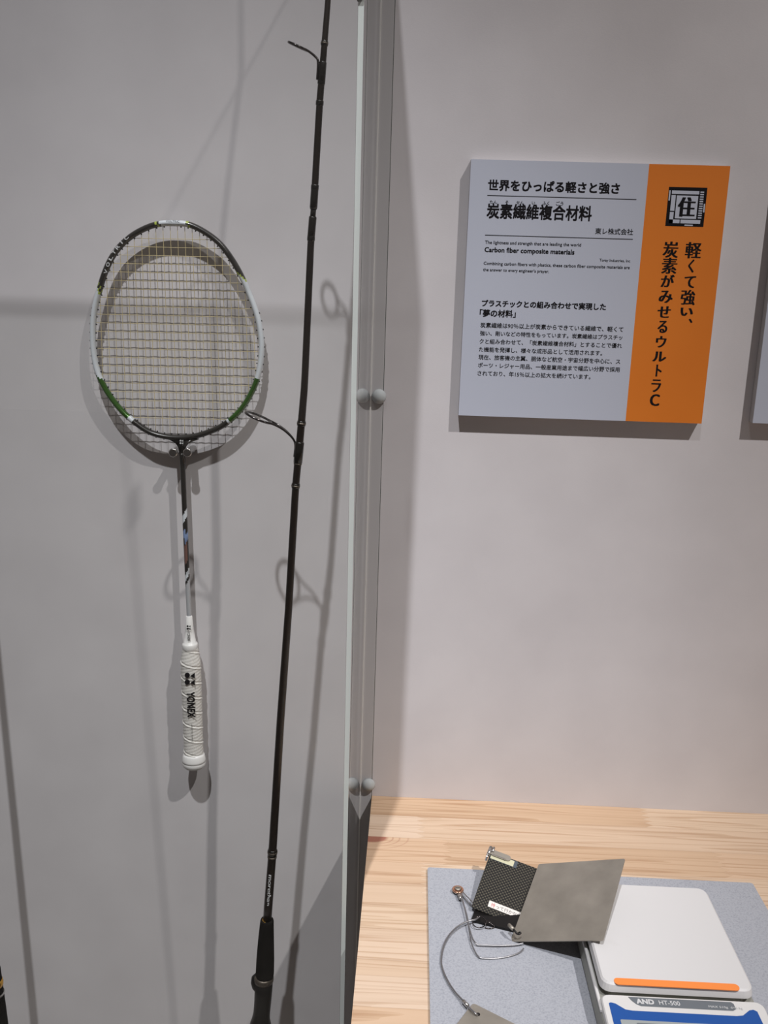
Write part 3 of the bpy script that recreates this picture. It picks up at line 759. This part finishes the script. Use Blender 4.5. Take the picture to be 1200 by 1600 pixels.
# sloping front deck, from just ahead of the pan down to the front
bm = bmesh.new()
dk0, dk1 = px0 - 0.0015, px1 + 0.0055
yb_, yf_ = py0 - 0.0035, by0 + 0.001
zb_, zf_ = ZM + 0.0275, ZM + 0.0225
def zdeck(y): return zb_ + (zf_ - zb_) * (yb_ - y) / (yb_ - yf_)
pts = [Vector((x, y, 0)) for x, y in round_rect(dk0, yf_, dk1, yb_, 0.007)]
lo = [bm.verts.new((p.x, p.y, ZM + 0.0195)) for p in pts]; mi_ = [bm.verts.new((p.x, p.y, zdeck(p.y) - 0.0012)) for p in pts]
cx_, cy_ = (dk0 + dk1) / 2, (yf_ + yb_) / 2
tp = [bm.verts.new((p.x + (cx_ - p.x) * 0.014, p.y + (cy_ - p.y) * 0.014, zdeck(p.y))) for p in pts]
k = len(pts)
for A_, B_ in ((lo, mi_), (mi_, tp)):
    for i in range(k): bm.faces.new((A_[i], A_[(i + 1) % k], B_[(i + 1) % k], B_[i]))
bm.faces.new(lo[::-1]); bm.faces.new(tp)
deck = obj('front_deck', bm, M['scale_white'], scale)
# neck under the pan, white side ledge
bm = slab((px0 + 0.004, py0 + 0.004, px1 - 0.004, py1 - 0.002), 0.01, ZM + 0.0195, ZM + 0.029, 0, 0.001); obj('pan_support', bm, M['scale_grey'], scale)
bm = slab((px0 - 0.0035, py0 - 0.018, px0 - 0.0005, py1 - 0.04), 0.0013, ZM + 0.0196, ZM + 0.0225, 0, 0.0005); obj('side_ledge', bm, M['scale_white'], scale)
# pan: skirt and plate
bm = slab((px0, py0, px1, py1), 0.010, ZM + 0.0270, ZP, 0.0010, 0.0018); pan = obj('weighing_pan', bm, M['scale_pan'], scale)
a = atz(960, 1535.5, ZP); b = atz(1154, 1541, ZP)
bm = bmesh.new(); prism(bm, [Vector((x, y, ZP - 0.0002)) for x, y in round_rect(a.x, (a.y + b.y) / 2 - 0.0042, b.x, (a.y + b.y) / 2 + 0.0042, 0.004, 6)], (0, 0, 0.0007)); obj('orange_strip', bm, M['orange'], pan)
# deck print
def dz(x, y, l): return Vector((x, y, zdeck(y) + l))
def dpt(px_, py_, l=0.0003):
    p = atz(px_, py_, ZM + 0.026); p.z = zdeck(p.y) + l; return p
def flat_poly(name, pts, mat_, parent):
    bm = bmesh.new(); bm.faces.new([bm.verts.new(p) for p in pts]); bmesh.ops.recalc_face_normals(bm, faces=bm.faces)
    if list(bm.faces)[0].normal.z < 0: bmesh.ops.reverse_faces(bm, faces=bm.faces)
    p = parent; off = Vector((0, 0, 0))
    while p is not None: off += p.location; p = p.parent
    bmesh.ops.translate(bm, verts=bm.verts, vec=-off); me = bpy.data.meshes.new(name); bm.to_mesh(me); bm.free()
    return link(name, me, mat_, parent)
a = dpt(981, 1560); b = dpt(1146, 1571); a2 = dpt(987, 1573.5); b2 = dpt(1146, 1581)
xa, xb = a.x, b.x; ya = (a.y + b.y) / 2 + 0.001; yb2 = (a2.y + b2.y) / 2 
out = [(xa, ya)] + [(xb - 0.002, ya), (xb, ya - 0.002), (xb, yb2 + 0.002), (xb - 0.003, yb2)] + [(xa + 0.010, yb2), (xa + 0.006, yb2 + 0.002), (xa + 0.0025, yb2 + 0.006)]
pill = flat_poly('name_plate', [dz(x, y, 0.0004) for x, y in out], M['pill_grey'], scale)
tilt = Vector((0, 1, (zb_ - zf_) / (yb_ - yf_))).normalized()
ym = (ya + yb2) / 2
put_text('plate_lettering', 'AND', M['white_ink'], pill, dz(xa + 0.0065, ym, 0.0005), EX, tilt, width=0.0165, height=0.0060, weight=0.045, lift=0.0002)
put_text('plate_lettering', 'HT-500', M['white_ink'], pill, dz(xa + 0.0275, ym - 0.0002, 0.0005), EX, tilt, width=0.0195, height=0.0052, weight=0.012, lift=0.0002)
put_text('plate_lettering', 'MAX 510g  d=0.1g', M['white_ink'], pill, dz(xa + 0.073, ym - 0.0022, 0.0005), EX, tilt, width=0.0315, height=0.0032, weight=0.008, lift=0.0002)
# blue panel
c1 = dpt(951, 1569); c2 = dpt(1184, 1581)
bxl, bxr = c1.x, c2.x; bt = (c1.y + c2.y) / 2 + 0.0008
pts = [(bxl, bt - 0.001), (bxl + 0.002, bt), (bxl + 0.006, bt - 0.001), (bxl + 0.014, bt - 0.0075), (bxl + 0.020, bt - 0.0085), (bxr - 0.022, bt - 0.0085), (bxr - 0.016, bt - 0.0075), (bxr - 0.008, bt - 0.001), (bxr - 0.004, bt), (bxr - 0.001, bt - 0.002),
       (bxr + 0.001, by0 + 0.02), (bxr - 0.008, by0 + 0.008), (bxl + 0.008, by0 + 0.008), (bxl - 0.001, by0 + 0.02)]
bl_ = flat_poly('blue_panel', [dz(x, y, 0.0003) for x, y in pts], M['blue'], scale)
w0 = dpt(969, 1594); 
win = flat_poly('display_window', [dz(x, y, 0.0005) for x, y in round_rect(w0.x, w0.y - 0.045, bxr - 0.02, w0.y, 0.001, 2)], M['lcd'], bl_)
flat_poly('lcd_screen', [dz(x, y, 0.0007) for x, y in round_rect(w0.x + 0.014, w0.y - 0.040, bxr - 0.035, w0.y - 0.0032, 0.001, 2)], M['pill_grey'], win)
for x in (bx0 + 0.02, bx1 - 0.02):
    for y in (by0 + 0.02, by1 - 0.02):
        bm = bmesh.new(); lathe(bm, (x, y, ZM), (0, 0, 1), [(0, .007), (.0031, .007)], 16); obj('foot', bm, M['black'], scale)

# ------------------------------------------------------------------ plates
def plate(name, label, TL, TR, BR, BL, th, r, mat_, cat='plate'):
    TL, TR, BR, BL = [Vector(v) for v in (TL, TR, BR, BL)]
    ex = (BR - BL).normalized(); ey = (TL - BL); ey = (ey - ex * ey.dot(ex)).normalized(); nz = ex.cross(ey)
    wd = (BR - BL).length; ht = (TL - BL).length
    t = thing(name, label, cat, tuple(BL))
    me_m = Matrix((ex, ey, nz)).transposed().to_4x4(); me_m.translation = BL
    t.matrix_world = me_m
    bm = bmesh.new(); prism(bm, [Vector((x, y, 0)) for x, y in round_rect(0, 0, wd, ht, r, 4)], (0, 0, -th))
    link('sheet', mesh_of(bm), mat_, t)
    return t, ex, ey, nz, wd, ht
def lobj(name, bm, mats, t, smooth=False): return link(name, mesh_of(bm, name, smooth), mats, t)
Z = CAMZ
cp, cx, cy, cn, cw, ch = plate('carbon_plate', 'black woven carbon fibre plate with a white sticker and metal clip', (0.1105, -0.1667, Z - 0.6358), (0.1679, -0.184, Z - 0.6458), (0.1420, -0.2562, Z - 0.6688), (0.0847, -0.2388, Z - 0.6588), 0.0016, 0.003, M['carbon'])
bm = bmesh.new(); box(bm, (0.0165, 0.0085, 0.0001), (0.0572, 0.0165, 0.0003)); stk = lobj('sticker', bm, M['label_white'], cp); stk['label'] = 'white sticker with red and black handwriting'
def ltext(name, s, mat_, parent, x, y, wd, ht, z=0.0004, **k):
    V, Fc = glyphs(s, res=2, **k); x0 = min(v.x for v in V); x1 = max(v.x for v in V); y0 = min(v.y for v in V); y1 = max(v.y for v in V)
    me = bpy.data.meshes.new(name); me.from_pydata([(x + (v.x - x0) / (x1 - x0) * wd, y + (v.y - y0) / (y1 - y0) * ht, z) for v in V], [], Fc); return link(name, me, mat_, parent)
ltext('sticker_lettering', '持', M['red_ink'], stk, 0.0195, 0.0098, 0.0045, 0.0050)
ltext('sticker_lettering', 'って行かないで', M['ink'], stk, 0.0255, 0.0098, 0.0330, 0.0046)
bm = bmesh.new(); box(bm, (0.0012, ch - 0.0105, 0.0001), (0.0335, ch - 0.0012, 0.0003)); lobj('tape', bm, M['tape'], cp)
bm = bmesh.new(); box(bm, (0.0020, ch - 0.0100, 0.0003), (0.0295, ch - 0.0020, 0.0006)); lobj('yellow_label', bm, M['label_yellow'], cp)
bm = bmesh.new(); prism(bm, [Vector((x, y, 0.0008)) for x, y in round_rect(-0.0005, ch - 0.0060, 0.0245, ch + 0.0015, 0.0035, 6)], (0, 0, 0.0014)); clip = lobj('clip', bm, M['steel_dull'], cp)
bm = bmesh.new(); prism(bm, [Vector((x, y, 0.0022)) for x, y in round_rect(0.003, ch - 0.0066, 0.0200, ch - 0.0050, 0.0007, 3)], (0, 0, 0.0006)); lobj('clip_ridge', bm, M['steel'], clip)
bm = bmesh.new(); tube(bm, [Vector((-0.001, ch - 0.009, 0.003)), Vector((-0.001, ch + 0.003, 0.003))], 0.0021, 10); tube(bm, [Vector((0.0025, ch - 0.003, 0.003)), Vector((0.0025, ch + 0.004, 0.003))], 0.0014, 10); lobj('clip_hinge', bm, M['steel'], clip, True)
bm = bmesh.new(); box(bm, (-0.0032, ch - 0.0125, -0.004), (-0.0008, ch - 0.0005, 0.0045), 0.0005); lobj('clip_jaw', bm, M['steel'], clip)
# steel plate
stp, *_ = plate('metal_plate', 'large dull grey metal plate leaning from the mat up onto the scale', (0.1651, -0.182, Z - 0.6396), (0.2500, -0.2297, Z - 0.5952), (0.2091, -0.3281, Z - 0.6227), (0.1242, -0.2804, Z - 0.6671), 0.0010, 0.0018, M['steel_dull'])
bm = bmesh.new(); lathe(bm, (0.0075, 0.0105, 0.00005), (0, 0, 1), [(0, .0022), (.0002, .0022)], 16); lobj('hole', bm, M['black'], stp)
# small plate at the bottom
TLp = atz(739, 1567, ZM + 0.003); 
d1 = (atz(805, 1600, ZM + 0.003) - TLp).normalized(); d2 = Vector((d1.y, -d1.x, 0))
t3 = TLp + d1 * 0.075; 
p3, *_ = plate('metal_plate', 'small grey metal tag on a cable at the lower picture edge', TLp, t3, t3 + d2 * 0.09, TLp + d2 * 0.09, 0.0012, 0.003, M['steel_dull'])
hc = atz(747, 1585, ZM + 0.003)
bm = bmesh.new(); lathe(bm, p3.matrix_world.inverted() @ (hc + Vector((0, 0, 0.00005))), (0, 0, 1), [(0, .0020), (.0002, .0020)], 16); lobj('hole', bm, M['black'], p3)
# black plate under the carbon plate
q1, q2, q3, q4 = [atz(x, y, ZM + 0.003) for x, y in ((742, 1421), (840, 1447), (806, 1466), (736, 1437))]
vb = (q2 - q1); 
bp, *_ = plate('black_plate', 'thin black plate lying on the mat under the woven carbon plate', q4 + Vector((0.013, 0.045, 0)), q4 + Vector((0.075, 0.026, 0)), q4 + Vector((0.062, -0.019, 0)), q4, 0.0028, 0.002, M['black'])
# rubber block that props the carbon plate from below
bm = bmesh.new(); box(bm, (0.120, -0.200, ZM), (0.145, -0.186, ZM + 0.0125), 0.001)
o = obj('rubber_block', bm, M['black']); o['label'] = 'black rubber block propping up the rear of the woven plate'; o['category'] = 'block'

# ------------------------------------------------------------------ anchor and cables
ac = atz(715.5, 1388, ZM + 0.006)
an = thing('cable_anchor', 'round copper-coloured screw anchor on the grey mat holding the cables', 'anchor', (ac.x, ac.y, ZM))
bm = bmesh.new(); lathe(bm, (ac.x, ac.y, ZM), (0, 0, 1), [(0, .0030), (.0035, .0030), (.0035, .0064), (.0046, .0067), (.0054, .0062), (.0054, .0044), (.0048, .0040)], 24); obj('washer', bm, M['copper'], an, True)
bm = bmesh.new(); lathe(bm, (ac.x, ac.y, ZM + .0056), (0, 0, 1), [(0, .0036), (.0008, .0032), (.0012, .0020)], 20); obj('screw_head', bm, M['steel_dull'], an, True)
bm = bmesh.new(); box(bm, (ac.x - 0.0022, ac.y - 0.0004, ZM + .0066), (ac.x + 0.0022, ac.y + 0.0004, ZM + .0070)); obj('screw_slot', bm, M['black'], an)
bm = bmesh.new(); lathe(bm, (ac.x, ac.y, ZM + .0010), (0, 0, 1), [(0, .0046), (.0022, .0046)], 6); obj('nut', bm, M['steel'], an)
def cable(name, label, pts, r=0.0007, sleeve=None):
    P_ = [atz(x, y, ZM + z) for x, y, z in pts]
    t = thing(name, label, 'cable', tuple(P_[0]))
    bm = bmesh.new(); tube(bm, smooth_path(P_, 6), r, 8); obj('wire', bm, M['cable'], t, True)
    if sleeve:
        for (a_, b_) in sleeve:
            bm = bmesh.new(); tube(bm, [atz(*a_[:2], ZM + a_[2]), atz(*b_[:2], ZM + b_[2])], 0.0019, 10); obj('crimp_sleeve', bm, M['steel'], t, True)
    return t
cable('steel_cable', 'thin steel cable from the anchor to the lower left corner of the large plate', [(717, 1392, .004), (722, 1405, .005), (729, 1428, .006), (733, 1448, .006), (738, 1465, .005), (743, 1473, .004), (748, 1476, .003), (775, 1477.5, .0025), (797, 1477, .0025), (806, 1476, .003), (818, 1473.5, .004)],
      sleeve=[((716, 1396, .004), (719.5, 1404, .005))])
cable('steel_cable', 'outer thin steel cable from the anchor sweeping below the large plate', [(719, 1393, .003), (724, 1410, .004), (731, 1443, .004), (736, 1470, .0035), (741, 1484, .003), (748, 1495, .002), (758, 1497.5, .0015), (780, 1497, .0012), (800, 1493, .0015), (812, 1488, .002), (818, 1482, .003)])
cable('steel_cable', 'steel cable looping left across the mat to the small metal tag', [(750, 1433, .005), (742, 1437, .006), (730, 1440, .006), (715, 1448, .005), (702, 1461, .004), (693, 1479, .003), (689.5, 1500, .0025), (692, 1515, .0025), (700, 1533, .003), (711, 1550, .003), (722, 1562, .004), (729, 1570, .004), (738, 1579, .006), (744, 1584.5, .0055), (747, 1586, .0022)],
      r=0.00095, sleeve=[((724, 1564, .0045), (731, 1572, .0045))])
cable('steel_cable', 'short dark cable from the anchor to the corner of the woven plate', [(721, 1391, .004), (728, 1399, .006), (733, 1404, .008), (740, 1412, .008)], r=0.0006)
cable('steel_cable', 'short lower cable from the anchor running under the woven plate', [(720, 1396, .002), (727, 1405, .002), (733, 1412, .002), (740, 1418, .0015)], r=0.0006)
t = thing('wire_coil', 'small coil of thin dark wire beside the lower edge of the woven plate', 'wire', tuple(atz(748, 1444, ZM + .003)))
P_ = []
for k in range(26):
    a = -2.2 + k * 0.36; P_.append(atz(749 + 10.5 * math.cos(a), 1441 + 8.5 * math.sin(a), ZM + .0015 + 0.00025 * k))
P_ += [atz(x, y, ZM + z) for x, y, z in ((762, 1440, .006), (768, 1444, .004), (773, 1448, .002), (766, 1450.5, .0015), (758, 1449.5, .0015))]
bm = bmesh.new(); tube(bm, smooth_path(P_, 3), 0.0006, 6); obj('wire', bm, M['guide'], t, True)
t = thing('hook', 'small black hook holding the corner of the large plate', 'hook', tuple(atz(801, 1450, ZM + .012)))
hp = [atz(x, y, ZM + z) for x, y, z in ((797, 1447, .016), (803, 1453, .015), (807, 1458, .0135), (811, 1459.5, .0125), (814, 1457, .0135))]
bm = bmesh.new(); tube(bm, smooth_path(hp, 4), 0.0011, 8); obj('hook_wire', bm, M['black'], t, True)
bm = bmesh.new(); tube(bm, [atz(795, 1445, ZM + .015), atz(802, 1452, ZM + .0155)], 0.002, 10); obj('hook_collar', bm, M['steel_dull'], t, True)
